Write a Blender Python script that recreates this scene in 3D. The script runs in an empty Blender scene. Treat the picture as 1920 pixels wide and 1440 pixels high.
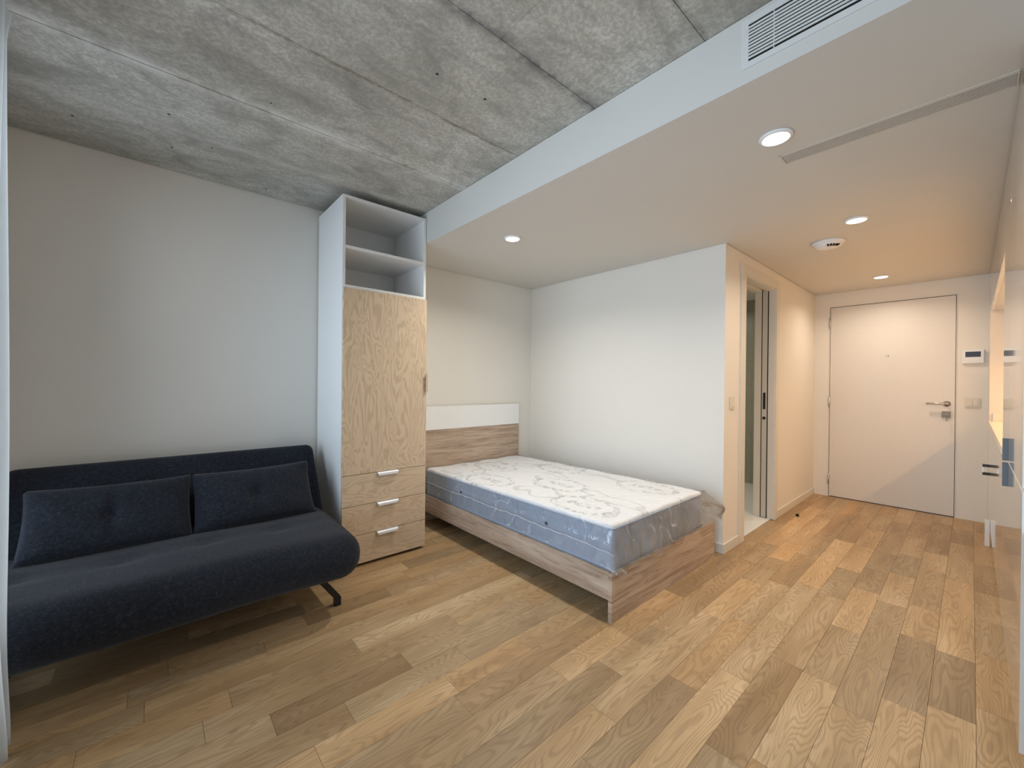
import bpy, bmesh, math, random
from mathutils import Vector, Matrix
random.seed(11)
S = bpy.context.scene
COL = S.collection

# ------------------------------------------------------------------ camera
CAM_H = 1.1986
YAW, PITCH, ROLL, FPX = math.radians(48.60), math.radians(-0.124), math.radians(0.5616), 759.78
fw = Vector((math.cos(YAW), math.sin(YAW), 0)); rt = Vector((math.sin(YAW), -math.cos(YAW), 0)); up = Vector((0, 0, 1))
f2 = fw*math.cos(PITCH) + up*math.sin(PITCH); u2 = up*math.cos(PITCH) - fw*math.sin(PITCH)
r3 = rt*math.cos(ROLL) + u2*math.sin(ROLL); u3 = u2*math.cos(ROLL) - rt*math.sin(ROLL)
cd = bpy.data.cameras.new('camera'); cam = bpy.data.objects.new('camera', cd); COL.objects.link(cam)
cd.sensor_width = 36; cd.lens = FPX*36/1920; cd.clip_start = 0.02; cd.clip_end = 100
M4 = Matrix((r3, u3, -f2)).transposed().to_4x4(); M4.translation = Vector((0, 0, CAM_H)); cam.matrix_world = M4
S.camera = cam

# ------------------------------------------------------------------ world, daylight, exposure
S.view_settings.view_transform = 'Standard'; S.view_settings.look = 'None'
S.view_settings.gamma = 1.0; S.view_settings.use_curve_mapping = False
S.view_settings.exposure = 0.0
W = bpy.data.worlds.new('overcast_sky'); S.world = W; W.use_nodes = True
wn = W.node_tree.nodes; wl = W.node_tree.links
bg = wn['Background']; bg.inputs['Color'].default_value = (0.62, 0.78, 1.0, 1); bg.inputs['Strength'].default_value = 0.9

def area(name, loc, rot, sx, sy, power, color, spread=180, shape='RECTANGLE'):
    l = bpy.data.lights.new(name, 'AREA'); l.shape = shape; l.size = sx; l.size_y = sy
    l.energy = power; l.color = color; l.spread = math.radians(spread)
    o = bpy.data.objects.new(name, l); COL.objects.link(o); o.location = loc; o.rotation_euler = rot
    return o
WINDOW_POWER = 74
area('window_daylight', (-0.86, 1.25, 1.22), (0, math.radians(-90), 0), 2.14, 3.1, WINDOW_POWER, (0.70, 0.845, 1.0))

# ------------------------------------------------------------------ dimensions (metres)
YA, YC, YK = 3.144, 1.163, -0.100      # left wall, corridor wall, kitchen front
XB, XE, XM = 3.040, 5.530, 1.478       # bed-end wall, entrance wall, beam face
ZC, ZS = 2.435, 2.2085                 # concrete ceiling, lowered ceiling
XW, YR = -0.65, -0.74                  # window wall, wall behind the kitchen

# ------------------------------------------------------------------ material helpers
class NT:
    def __init__(s, name):
        s.m = bpy.data.materials.new(name); s.m.use_nodes = True
        s.t = s.m.node_tree; s.b = s.t.nodes['Principled BSDF']; s.out = s.t.nodes['Material Output']
    def n(s, typ, **k):
        x = s.t.nodes.new(typ)
        for a, v in k.items(): setattr(x, a, v)
        return x
    def l(s, a, b): s.t.links.new(a, b)
    def val(s, inp, v):
        if hasattr(v, 'is_output'): s.l(v, inp)
        else: inp.default_value = v
    def math(s, op, a, b=0.0, c=0.0):
        x = s.n('ShaderNodeMath', operation=op)
        for i, v in enumerate((a, b, c)): s.val(x.inputs[i], v)
        return x.outputs[0]
    def ramp(s, fac, stops, interp='LINEAR'):
        x = s.n('ShaderNodeValToRGB'); s.val(x.inputs[0], fac); x.color_ramp.interpolation = interp
        el = x.color_ramp.elements
        while len(el) < len(stops): el.new(0.5)
        for e, (p, c) in zip(el, stops):
            e.position = p; e.color = (*c, 1) if len(c) == 3 else c
        return x.outputs['Color']
    def noise(s, vec, scale=5, detail=3, rough=0.5, dist=0.0):
        x = s.n('ShaderNodeTexNoise'); s.val(x.inputs['Vector'], vec); x.inputs['Scale'].default_value = scale
        x.inputs['Detail'].default_value = detail; x.inputs['Roughness'].default_value = rough; x.inputs['Distortion'].default_value = dist
        return x.outputs['Fac']
    def mapping(s, vec, scale=(1, 1, 1), loc=(0, 0, 0), rot=(0, 0, 0)):
        x = s.n('ShaderNodeMapping'); s.val(x.inputs['Vector'], vec)
        x.inputs['Scale'].default_value = scale; s.val(x.inputs['Location'], loc); x.inputs['Rotation'].default_value = rot
        return x.outputs[0]
    def obj(s): return s.n('ShaderNodeTexCoord').outputs['Object']
    def mix(s, f, a, b, mode='MIX'):
        x = s.n('ShaderNodeMix', data_type='RGBA', blend_type=mode)
        s.val(x.inputs[0], f)
        for i, v in ((6, a), (7, b)):
            if hasattr(v, 'is_output'): s.l(v, x.inputs[i])
            else: x.inputs[i].default_value = (*v, 1)
        return x.outputs[2]
    def bump(s, h, strength=0.2, dist=0.002):
        x = s.n('ShaderNodeBump'); x.inputs['Strength'].default_value = strength; x.inputs['Distance'].default_value = dist
        s.l(h, x.inputs['Height']); s.l(x.outputs[0], s.b.inputs['Normal'])
    def done(s, color=None, rough=0.5, metal=0.0, spec=0.5, coat=0.0):
        if color is not None:
            if hasattr(color, 'is_output'): s.l(color, s.b.inputs['Base Color'])
            else: s.b.inputs['Base Color'].default_value = (*color, 1)
        s.val(s.b.inputs['Roughness'], rough); s.b.inputs['Metallic'].default_value = metal
        s.b.inputs['Specular IOR Level'].default_value = spec; s.b.inputs['Coat Weight'].default_value = coat
        return s.m

def paint(name, c, rough=0.75, bump=0.08, spec=0.3):
    k = NT(name); v = k.obj()
    h = k.noise(v, 260, 2); col = k.mix(k.noise(v, 1.3, 2), [x*0.975 for x in c], [min(1, x*1.02) for x in c])
    k.bump(h, bump, 0.001); return k.done(col, rough, spec=spec)
def plain(name, c, rough=0.4, metal=0.0, spec=0.5, coat=0.0):
    k = NT(name); v = k.obj()
    col = k.mix(k.noise(v, 30, 2), [x*0.96 for x in c], c)
    return k.done(col, rough, metal, spec, coat)

M = {}
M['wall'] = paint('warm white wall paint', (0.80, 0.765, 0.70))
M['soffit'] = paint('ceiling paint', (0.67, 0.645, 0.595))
M['white_lacquer'] = plain('white lacquered board', (0.88, 0.88, 0.865), 0.35)
M['skirting'] = plain('skirting lacquer', (0.72, 0.69, 0.62), 0.35)
M['door_white'] = plain('door lacquer', (0.74, 0.70, 0.64), 0.38)
M['gap'] = plain('dark joint', (0.02, 0.018, 0.016), 0.9, spec=0.1)
M['steel'] = plain('brushed steel', (0.62, 0.60, 0.57), 0.28, 1.0)
M['dull_steel'] = plain('dull nickel', (0.30, 0.28, 0.25), 0.55, 0.8)
M['black_metal'] = plain('black powder coat', (0.008, 0.008, 0.010), 0.45)
M['grey_seam'] = plain('dark plastic', (0.015, 0.016, 0.02), 0.3)
M['plastic_white'] = plain('white plastic', (0.83, 0.83, 0.82), 0.35)
M['switch_ivory'] = plain('ivory switch plastic', (0.72, 0.67, 0.56), 0.4)
M['handle_white'] = plain('white coated handle', (0.85, 0.86, 0.87), 0.3)
M['kitchen'] = plain('glossy kitchen lacquer', (0.64, 0.62, 0.585), 0.06, spec=0.8, coat=0.6)
M['kitchen_side'] = plain('kitchen carcass side', (0.62, 0.66, 0.70), 0.4)
M['handle_grey'] = plain('anodised edge pull', (0.10, 0.12, 0.145), 0.5)
M['counter'] = plain('pale worktop', (0.78, 0.72, 0.62), 0.3)
M['tile_floor'] = plain('bathroom floor tile', (0.82, 0.83, 0.82), 0.25)
M['grille'] = plain('grille enamel', (0.72, 0.71, 0.68), 0.5)
M['vent_trim'] = plain('vent enamel', (0.66, 0.62, 0.56), 0.5)

def emit(name, c, s):
    k = NT(name); k.b.inputs['Emission Color'].default_value = (*c, 1); k.b.inputs['Emission Strength'].default_value = s
    return k.done(c, 0.5)
M['lamp'] = emit('lit LED lens', (1.0, 0.93, 0.82), 9)
M['led'] = emit('lit LED strip', (1.0, 0.55, 0.22), 6)

def concrete():
    k = NT('cast concrete'); g = k.n('ShaderNodeNewGeometry').outputs['Position']
    big = k.noise(k.mapping(g, (0.9, 1.5, 1)), 1.9, 7, 0.68, 0.5)
    mid = k.noise(k.mapping(g, (2.0, 3.2, 1), (3, 1, 0)), 2.0, 8, 0.72, 0.9)
    fine = k.noise(g, 60, 4, 0.7)
    streak = k.noise(k.mapping(g, (0.8, 26, 1)), 3.0, 4, 0.7, 0.3)
    c = k.ramp(big, [(0.32, (0.40, 0.385, 0.325)), (0.5, (0.60, 0.585, 0.52)), (0.66, (0.73, 0.715, 0.65))])
    c = k.mix(k.ramp(mid, [(0.34, (0.75,)*3), (0.55, (0,)*3)]), c, (0.30, 0.285, 0.245))
    c = k.mix(k.math('MULTIPLY', k.ramp(streak, [(0.5, (0,)*3), (0.72, (1,)*3)]), 0.16), c, (0.64, 0.635, 0.61))
    c = k.mix(k.math('MULTIPLY', k.ramp(fine, [(0.42, (1,)*3), (0.6, (0,)*3)]), 0.45), c, (0.29, 0.285, 0.265))
    # lime bleeding along one form-board joint, rust along another, dark along a third
    sx = k.n('ShaderNodeSeparateXYZ'); k.l(g, sx.inputs[0])
    wob = k.math('MULTIPLY', k.math('SUBTRACT', k.noise(k.mapping(g, (3, 0, 0)), 2, 4, 0.7), 0.5), 0.05)
    def line(y, w, amt, col, base):
        d = k.math('ABSOLUTE', k.math('SUBTRACT', k.math('ADD', sx.outputs[1], wob), y))
        f = k.math('SUBTRACT', 1.0, k.math('MINIMUM', k.math('DIVIDE', d, w), 1.0))
        f = k.math('MULTIPLY', k.math('MULTIPLY', f, amt), k.ramp(k.noise(g, 9, 4, 0.7), [(0.36, (0,)*3), (0.6, (1,)*3)]))
        return k.mix(f, base, col)
    c = line(2.15, 0.060, 1.0, (0.78, 0.77, 0.73), c)
    c = line(1.13, 0.045, 1.0, (0.20, 0.195, 0.19), c)
    c = line(1.65, 0.018, 1.0, (0.25, 0.21, 0.15), c); c = line(0.64, 0.02, 0.9, (0.24, 0.23, 0.21), c)
    c = line(2.61, 0.03, 0.6, (0.64, 0.63, 0.60), c)
    vo = k.n('ShaderNodeTexVoronoi'); k.l(g, vo.inputs['Vector']); vo.inputs['Scale'].default_value = 5.5
    c = k.mix(k.ramp(vo.outputs['Distance'], [(0.028, (1,)*3), (0.045, (0,)*3)]), c, (0.04, 0.038, 0.035))
    k.bump(k.math('ADD', fine, k.math('MULTIPLY', mid, 2.0)), 0.25, 0.003)
    return k.done(c, 0.85, spec=0.25)
M['concrete'] = concrete()

def oak():
    k = NT('oak plank'); o = k.obj(); info = k.n('ShaderNodeObjectInfo')
    off = k.n('ShaderNodeCombineXYZ')
    k.l(k.math('MULTIPLY', info.outputs['Random'], 37.0), off.inputs[0]); k.l(k.math('MULTIPLY', info.outputs['Random'], 61.0), off.inputs[1])
    k.l(k.math('MULTIPLY', info.outputs['Random'], 17.0), off.inputs[2])
    v = k.n('ShaderNodeVectorMath', operation='ADD'); k.l(o, v.inputs[0]); k.l(off.outputs[0], v.inputs[1]); v = v.outputs[0]
    cath = k.noise(k.mapping(v, (1.1, 6.5, 1)), 1.0, 2, 0.5, 0.25)
    wob = k.noise(k.mapping(v, (9, 40, 1)), 1.0, 3, 0.6)
    ph = k.math('ADD', k.math('MULTIPLY', cath, 215.0), k.math('MULTIPLY', wob, 2.6))
    ring = k.math('MULTIPLY_ADD', k.math('SINE', ph), 0.5, 0.5)
    pores = k.noise(k.mapping(v, (7, 210, 1)), 1.0, 3, 0.6)
    soft = k.noise(k.mapping(v, (1.6, 9, 1)), 1.0, 3, 0.5)
    c = k.ramp(soft, [(0.3, (0.385, 0.246, 0.122)), (0.52, (0.492, 0.330, 0.174)), (0.72, (0.58, 0.406, 0.234))])
    c = k.mix(k.math('MULTIPLY', k.ramp(ring, [(0.45, (0,)*3), (0.95, (1,)*3)]), 0.40), c, (0.265, 0.160, 0.078))
    c = k.mix(k.math('MULTIPLY', k.ramp(pores, [(0.5, (0,)*3), (0.68, (1,)*3)]), 0.36), c, (0.26, 0.165, 0.09))
    c = k.mix(1.0, c, info.outputs['Color'], 'MULTIPLY')
    k.bump(k.math('ADD', ring, pores), 0.08, 0.0006)
    return k.done(c, k.math('MULTIPLY_ADD', pores, 0.14, 0.34), spec=0.42)
M['oak'] = oak()

def ply(name, horiz):
    k = NT(name); info = k.n('ShaderNodeObjectInfo'); o = k.obj()
    off = k.n('ShaderNodeCombineXYZ'); k.l(k.math('MULTIPLY', info.outputs['Random'], 23.0), off.inputs[1])
    v = k.n('ShaderNodeVectorMath', operation='ADD'); k.l(o, v.inputs[0]); k.l(off.outputs[0], v.inputs[1]); v = v.outputs[0]
    sc = (1.7, 1, 8.5) if horiz else (9.5, 1, 2.1)
    base = k.noise(k.mapping(v, sc), 1.0, 3, 0.45, 0.55)
    fine = k.noise(k.mapping(v, (12, 1, 90) if horiz else (90, 1, 12)), 1.0, 3, 0.6)
    ph = k.math('ADD', k.math('MULTIPLY', base, 100.0), k.math('MULTIPLY', fine, 1.2))
    ring = k.math('MULTIPLY_ADD', k.math('SINE', ph), 0.5, 0.5)
    c = k.mix(k.math('MULTIPLY', k.ramp(ring, [(0.35, (0,)*3), (0.95, (1,)*3)]), 0.62 if not horiz else 0.5), (0.72, 0.565, 0.40), (0.50, 0.36, 0.235))
    c = k.mix(k.math('MULTIPLY', fine, 0.25), c, (0.50, 0.37, 0.23))
    return k.done(c, 0.5, spec=0.35)
M['ply_v'] = ply('pale rotary cut veneer upright', False)
M['ply_h'] = ply('pale rotary cut veneer lying', True)

def sonoma(name, ax):
    k = NT(name); o = k.obj()
    sc = {'x': (1.0, 1, 14), 'y': (1, 1.0, 14)}[ax]; sf = {'x': (5, 1, 170), 'y': (1, 5, 170)}[ax]; sm = {'x': (3.2, 1, 52), 'y': (1, 3.2, 52)}[ax]
    a = k.noise(k.mapping(o, sc, (4, 2, 1)), 1.3, 6, 0.68, 0.5); b = k.noise(k.mapping(o, sf), 1, 3, 0.6); m = k.noise(k.mapping(o, sm), 1, 6, 0.72, 0.7)
    c = k.ramp(a, [(0.32, (0.33, 0.235, 0.165)), (0.5, (0.52, 0.395, 0.295)), (0.66, (0.64, 0.52, 0.41))])
    c = k.mix(k.math('MULTIPLY', k.ramp(m, [(0.5, (0,)*3), (0.66, (1,)*3)]), 0.62), c, (0.21, 0.135, 0.09))
    c = k.mix(k.math('MULTIPLY', k.ramp(b, [(0.48, (0,)*3), (0.7, (1,)*3)]), 0.38), c, (0.24, 0.16, 0.11))
    k.bump(b, 0.06, 0.0005); return k.done(c, 0.48, spec=0.4)
M['son_x'] = sonoma('sonoma oak laminate along x', 'x'); M['son_y'] = sonoma('sonoma oak laminate along y', 'y')

def sofa_fabric():
    k = NT('charcoal woven upholstery'); o = k.obj()
    a = k.noise(o, 230, 3, 0.7); b = k.noise(k.mapping(o, (1, 1, 1)), 75, 4, 0.75); d = k.noise(o, 2.2, 3, 0.6)
    c = k.ramp(k.math('MULTIPLY_ADD', a, 0.5, k.math('MULTIPLY', b, 0.5)), [(0.36, (0.007, 0.0085, 0.013)), (0.52, (0.018, 0.021, 0.030)), (0.66, (0.052, 0.058, 0.073))])
    c = k.mix(k.math('MULTIPLY', d, 0.5), c, (0.022, 0.025, 0.032))
    k.bump(a, 0.5, 0.002); k.b.inputs['Sheen Weight'].default_value = 0.12; k.b.inputs['Sheen Roughness'].default_value = 0.5
    return k.done(c, 0.95, spec=0.1)
M['sofa'] = sofa_fabric()

def mattress_top():
    k = NT('quilted white ticking with grey print'); o = k.obj()
    base = k.noise(k.mapping(o, (4.2, 3.0, 1)), 1.0, 1.5, 0.4, 0.5)
    ph = k.math('SINE', k.math('MULTIPLY', base, 20.0))
    swirl = k.ramp(ph, [(0.90, (0,)*3), (1.0, (1,)*3)])
    col = k.mix(k.math('MULTIPLY', swirl, 0.40), (0.95, 0.95, 0.95), (0.47, 0.48, 0.50))
    s = k.n('ShaderNodeSeparateXYZ'); k.l(k.n('ShaderNodeNewGeometry').outputs['Position'], s.inputs[0])
    fz = k.noise(o, 34, 3, 0.75)
    for cx, cy in ((2.196, 1.957), (2.60, 1.51), (1.927, 1.525), (2.62, 2.34), (1.90, 2.40), (2.25, 2.75)):
        dx = k.math('DIVIDE', k.math('SUBTRACT', s.outputs[0], cx), 0.155); dy = k.math('DIVIDE', k.math('SUBTRACT', s.outputs[1], cy), 0.235)
        r = k.math('SQRT', k.math('ADD', k.math('MULTIPLY', dx, dx), k.math('MULTIPLY', dy, dy)))
        ring = k.math('LESS_THAN', k.math('ABSOLUTE', k.math('SUBTRACT', r, 0.9)), 0.10)
        core = k.math('MULTIPLY', k.math('LESS_THAN', k.math('ABSOLUTE', dy), 0.50), k.math('LESS_THAN', k.math('ABSOLUTE', dx), 0.22))
        inside = k.math('LESS_THAN', r, 0.77)
        col = k.mix(k.math('MULTIPLY', inside, 0.8), col, (0.95, 0.95, 0.95))
        mark = k.math('MULTIPLY', k.math('MAXIMUM', ring, core), k.math('GREATER_THAN', fz, 0.52))
        col = k.mix(k.math('MULTIPLY', mark, 0.52), col, (0.33, 0.34, 0.38))
    k.bump(k.math('SUBTRACT', 1.0, swirl), 0.6, 0.008)
    return k.done(col, 0.75, spec=0.2)
M['mat_top'] = mattress_top()
def mattress_side():
    k = NT('grey mattress border knit with window blue tint'); o = k.obj()
    c = k.mix(k.noise(o, 6, 4, 0.6), (0.355, 0.41, 0.505), (0.45, 0.50, 0.585)); k.bump(k.noise(o, 300, 2), 0.2, 0.001)  # grey fabric; the blue of reflected window light is mixed into its colour
    return k.done(c, 0.6, spec=0.4)
M['mat_side'] = mattress_side()
def film():
    k = NT('clear polythene film'); o = k.obj()
    g = k.n('ShaderNodeBsdfGlossy'); g.inputs['Roughness'].default_value = 0.09
    tr = k.n('ShaderNodeBsdfTransparent'); tr.inputs['Color'].default_value = (0.97, 0.975, 0.98, 1)
    df = k.n('ShaderNodeBsdfDiffuse'); df.inputs['Color'].default_value = (0.9, 0.92, 0.94, 1)
    h = k.noise(k.mapping(o, (13, 13, 6)), 1.0, 3, 0.5, 1.8)
    bp = k.n('ShaderNodeBump'); bp.inputs['Strength'].default_value = 0.9; bp.inputs['Distance'].default_value = 0.02; k.l(h, bp.inputs['Height'])
    k.l(bp.outputs[0], g.inputs['Normal'])
    sp = k.n('ShaderNodeSeparateXYZ'); k.l(o, sp.inputs[0])
    ph = k.math('ADD', k.math('MULTIPLY', k.math('ADD', sp.outputs[0], sp.outputs[1]), 34.0), k.math('MULTIPLY', sp.outputs[2], 22.0))
    ph = k.math('ADD', ph, k.math('MULTIPLY', k.noise(k.mapping(o, (3, 3, 3)), 1.0, 3, 0.6), 26.0))
    cr = k.ramp(k.math('SINE', ph), [(0.86, (0,)*3), (1.0, (1,)*3)])
    cr = k.math('MULTIPLY', cr, k.ramp(k.noise(k.mapping(o, (5, 5, 4), (7, 1, 2)), 1.0, 2, 0.5), [(0.48, (0,)*3), (0.62, (1,)*3)]))
    nz = k.n('ShaderNodeSeparateXYZ'); k.l(k.n('ShaderNodeNewGeometry').outputs['True Normal'], nz.inputs[0])
    cr = k.math('MULTIPLY', cr, k.math('SUBTRACT', 1.0, k.math('ABSOLUTE', nz.outputs[2])))
    lw = k.n('ShaderNodeLayerWeight'); lw.inputs['Blend'].default_value = 0.25; k.l(bp.outputs[0], lw.inputs['Normal'])
    m1 = k.n('ShaderNodeMixShader'); k.l(k.math('MULTIPLY', k.math('MULTIPLY_ADD', lw.outputs['Fresnel'], 0.85, 0.11), k.math('SUBTRACT', 1.0, k.math('MULTIPLY', k.math('ABSOLUTE', nz.outputs[2]), 0.65))), m1.inputs[0]); k.l(tr.outputs[0], m1.inputs[1]); k.l(g.outputs[0], m1.inputs[2])
    m2 = k.n('ShaderNodeMixShader'); k.l(k.math('MULTIPLY_ADD', cr, 0.42, 0.055), m2.inputs[0]); k.l(m1.outputs[0], m2.inputs[1]); k.l(df.outputs[0], m2.inputs[2])
    k.l(m2.outputs[0], k.out.inputs['Surface']); return k.m
M['film'] = film()
def glass():
    k = NT('clear window glass'); g = k.n('ShaderNodeBsdfGlossy'); g.inputs['Roughness'].default_value = 0.02
    tr = k.n('ShaderNodeBsdfTransparent'); fr = k.n('ShaderNodeFresnel'); fr.inputs['IOR'].default_value = 1.45
    m = k.n('ShaderNodeMixShader'); k.l(fr.outputs[0], m.inputs[0]); k.l(tr.outputs[0], m.inputs[1]); k.l(g.outputs[0], m.inputs[2])
    k.l(m.outputs[0], k.out.inputs['Surface']); return k.m
M['glass'] = glass()
def curtain_cloth():
    k = NT('white curtain cloth'); o = k.obj()
    tl = k.n('ShaderNodeBsdfTranslucent'); tl.inputs['Color'].default_value = (0.78, 0.78, 0.76, 1)
    c = k.mix(k.noise(o, 400, 2), (0.74, 0.74, 0.72), (0.82, 0.82, 0.80)); k.done(c, 0.9, spec=0.1); k.bump(k.noise(o, 350, 2), 0.3, 0.001)
    m = k.n('ShaderNodeMixShader'); m.inputs[0].default_value = 0.55; k.l(k.b.outputs[0], m.inputs[1]); k.l(tl.outputs[0], m.inputs[2])
    k.l(m.outputs[0], k.out.inputs['Surface']); return k.m
M['curtain'] = curtain_cloth()
def bath_tile():
    k = NT('sage wall tile'); o = k.obj()
    return k.done(k.mix(k.noise(o, 7, 4, 0.6), (0.26, 0.275, 0.22), (0.33, 0.345, 0.28)), 0.3)
M['bath_tile'] = bath_tile()
M['door_edge'] = plain('sliding door edge lacquer', (0.60, 0.57, 0.50), 0.4)

# ------------------------------------------------------------------ object helpers
def empty(name, loc, label=None, cat=None, group=None, rz=0.0, kind=None):
    o = bpy.data.objects.new(name, None); o.empty_display_size = 0.1; o.location = loc; o.rotation_euler = (0, 0, rz); COL.objects.link(o)
    tag(o, label, cat, group, kind); return o
def tag(o, label=None, cat=None, group=None, kind=None):
    for a, v in (('label', label), ('category', cat), ('group', group), ('kind', kind)):
        if v: o[a] = v
    return o
def rootloc(p):
    v = Vector((0, 0, 0))
    while p: v += p.location; p = p.parent
    return v
def link(name, bm, mat, parent=None, smooth=False, local=False, mats=None):
    """bmesh in world coordinates -> one object (vertices stored relative to the parent)"""
    me = bpy.data.meshes.new(name)
    if parent and not local: bmesh.ops.translate(bm, verts=bm.verts, vec=-rootloc(parent))
    bmesh.ops.recalc_face_normals(bm, faces=bm.faces)
    bm.to_mesh(me); bm.free()
    for m in (mats or [mat]): me.materials.append(m)
    if smooth:
        for p in me.polygons: p.use_smooth = True
    o = bpy.data.objects.new(name, me); COL.objects.link(o)
    if parent: o.parent = parent
    return o
def bxm(bm, x0, x1, y0, y1, z0, z1, bev=0.0, seg=2):
    r = bmesh.ops.create_cube(bm, size=1)
    for v in r['verts']: v.co = Vector(((x0+x1)/2 + v.co.x*(x1-x0), (y0+y1)/2 + v.co.y*(y1-y0), (z0+z1)/2 + v.co.z*(z1-z0)))
    if bev > 0:
        es = list({e for v in r['verts'] for e in v.link_edges})
        bmesh.ops.bevel(bm, geom=es, offset=bev, segments=seg, profile=0.5, affect='EDGES', clamp_overlap=True)
def box(name, x0, x1, y0, y1, z0, z1, mat, parent=None, bev=0.0, kind=None, seg=2):
    bm = bmesh.new(); bxm(bm, x0, x1, y0, y1, z0, z1, bev, seg); o = link(name, bm, mat, parent)
    if kind: o['kind'] = kind
    return o
def boxes(name, lst, mat, parent=None, bev=0.0, kind=None):
    bm = bmesh.new()
    for b in lst: bxm(bm, *b, bev)
    o = link(name, bm, mat, parent)
    if kind: o['kind'] = kind
    return o
def lathe(name, prof, center, axis, mat, parent=None, n=32, smooth=True):
    """profile [(radius, height)] spun about axis through center"""
    bm = bmesh.new(); ax = Vector(axis).normalized(); a = ax.orthogonal().normalized(); b = ax.cross(a); c = Vector(center); rings = []
    for r, h in prof:
        rings.append([bm.verts.new(c + ax*h + (a*math.cos(2*math.pi*i/n) + b*math.sin(2*math.pi*i/n))*r) for i in range(n)] if r > 1e-6 else [bm.verts.new(c + ax*h)])
    for p, q in zip(rings, rings[1:]):
        for i in range(n):
            j = (i+1) % n
            if len(p) == 1 and len(q) == 1: continue
            if len(p) == 1: bm.faces.new((p[0], q[i], q[j]))
            elif len(q) == 1: bm.faces.new((p[i], p[j], q[0]))
            else: bm.faces.new((p[i], p[j], q[j], q[i]))
    o = link(name, bm, mat, parent, smooth)
    return o
def tube(name, pts, r, mat, parent=None, n=12):
    bm = bmesh.new(); P = [Vector(p) for p in pts]; rings = []
    for i, p in enumerate(P):
        d = (P[min(i+1, len(P)-1)] - P[max(i-1, 0)]).normalized(); a = d.orthogonal().normalized() if i == 0 else (a - d*a.dot(d)).normalized(); b = d.cross(a)
        rings.append([bm.verts.new(p + (a*math.cos(2*math.pi*k/n) + b*math.sin(2*math.pi*k/n))*r) for k in range(n)])
    for p, q in zip(rings, rings[1:]):
        for k in range(n): bm.faces.new((p[k], p[(k+1) % n], q[(k+1) % n], q[k]))
    bm.faces.new(rings[0][::-1]); bm.faces.new(rings[-1])
    return link(name, bm, mat, parent, True)
def grid(bm, P):
    V = [[bm.verts.new(p) for p in row] for row in P]
    for a, b in zip(V, V[1:]):
        for i in range(len(a)-1): bm.faces.new((a[i], a[i+1], b[i+1], b[i]))
def pillowbox(bm, x0, x1, y0, y1, z0, z1, r, nx=40, ny=14, nz=10, fn=None):
    """rounded upholstery block; fn(p, n) may push a point about"""
    c = Vector(((x0+x1)/2, (y0+y1)/2, (z0+z1)/2)); h = Vector(((x1-x0)/2, (y1-y0)/2, (z1-z0)/2)); vs = {}
    def mk(i, j, k):
        key = (i, j, k)
        if key not in vs:
            p = Vector((h.x*(2*i/nx-1), h.y*(2*j/ny-1), h.z*(2*k/nz-1)))
            # denser sampling near the edges
            q = Vector([h[a]*math.sin(math.pi/2*max(-1, min(1, p[a]/h[a]))) if a else p[a] for a in range(3)])
            q.x = h.x*(1-(1-abs(p.x)/h.x)**1.35)*(1 if p.x >= 0 else -1)
            core = Vector([max(-(h[a]-r), min(h[a]-r, q[a])) for a in range(3)]); d = q-core
            if d.length > 1e-9: d.normalize(); s = core + d*r
            else: s = q; d = Vector((0, 0, 1))
            s = s + c
            if fn: s = fn(s, d)
            vs[key] = bm.verts.new(s)
        return vs[key]
    def face(f): 
        try: bm.faces.new(f)
        except ValueError: pass
    for i in range(nx):
        for j in range(ny):
            for k in (0, nz): face((mk(i, j, k), mk(i+1, j, k), mk(i+1, j+1, k), mk(i, j+1, k)))
    for i in range(nx):
        for k in range(nz):
            for j in (0, ny): face((mk(i, j, k), mk(i+1, j, k), mk(i+1, j, k+1), mk(i, j, k+1)))
    for j in range(ny):
        for k in range(nz):
            for i in (0, nx): face((mk(i, j, k), mk(i, j+1, k), mk(i, j+1, k+1), mk(i, j, k+1)))

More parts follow.
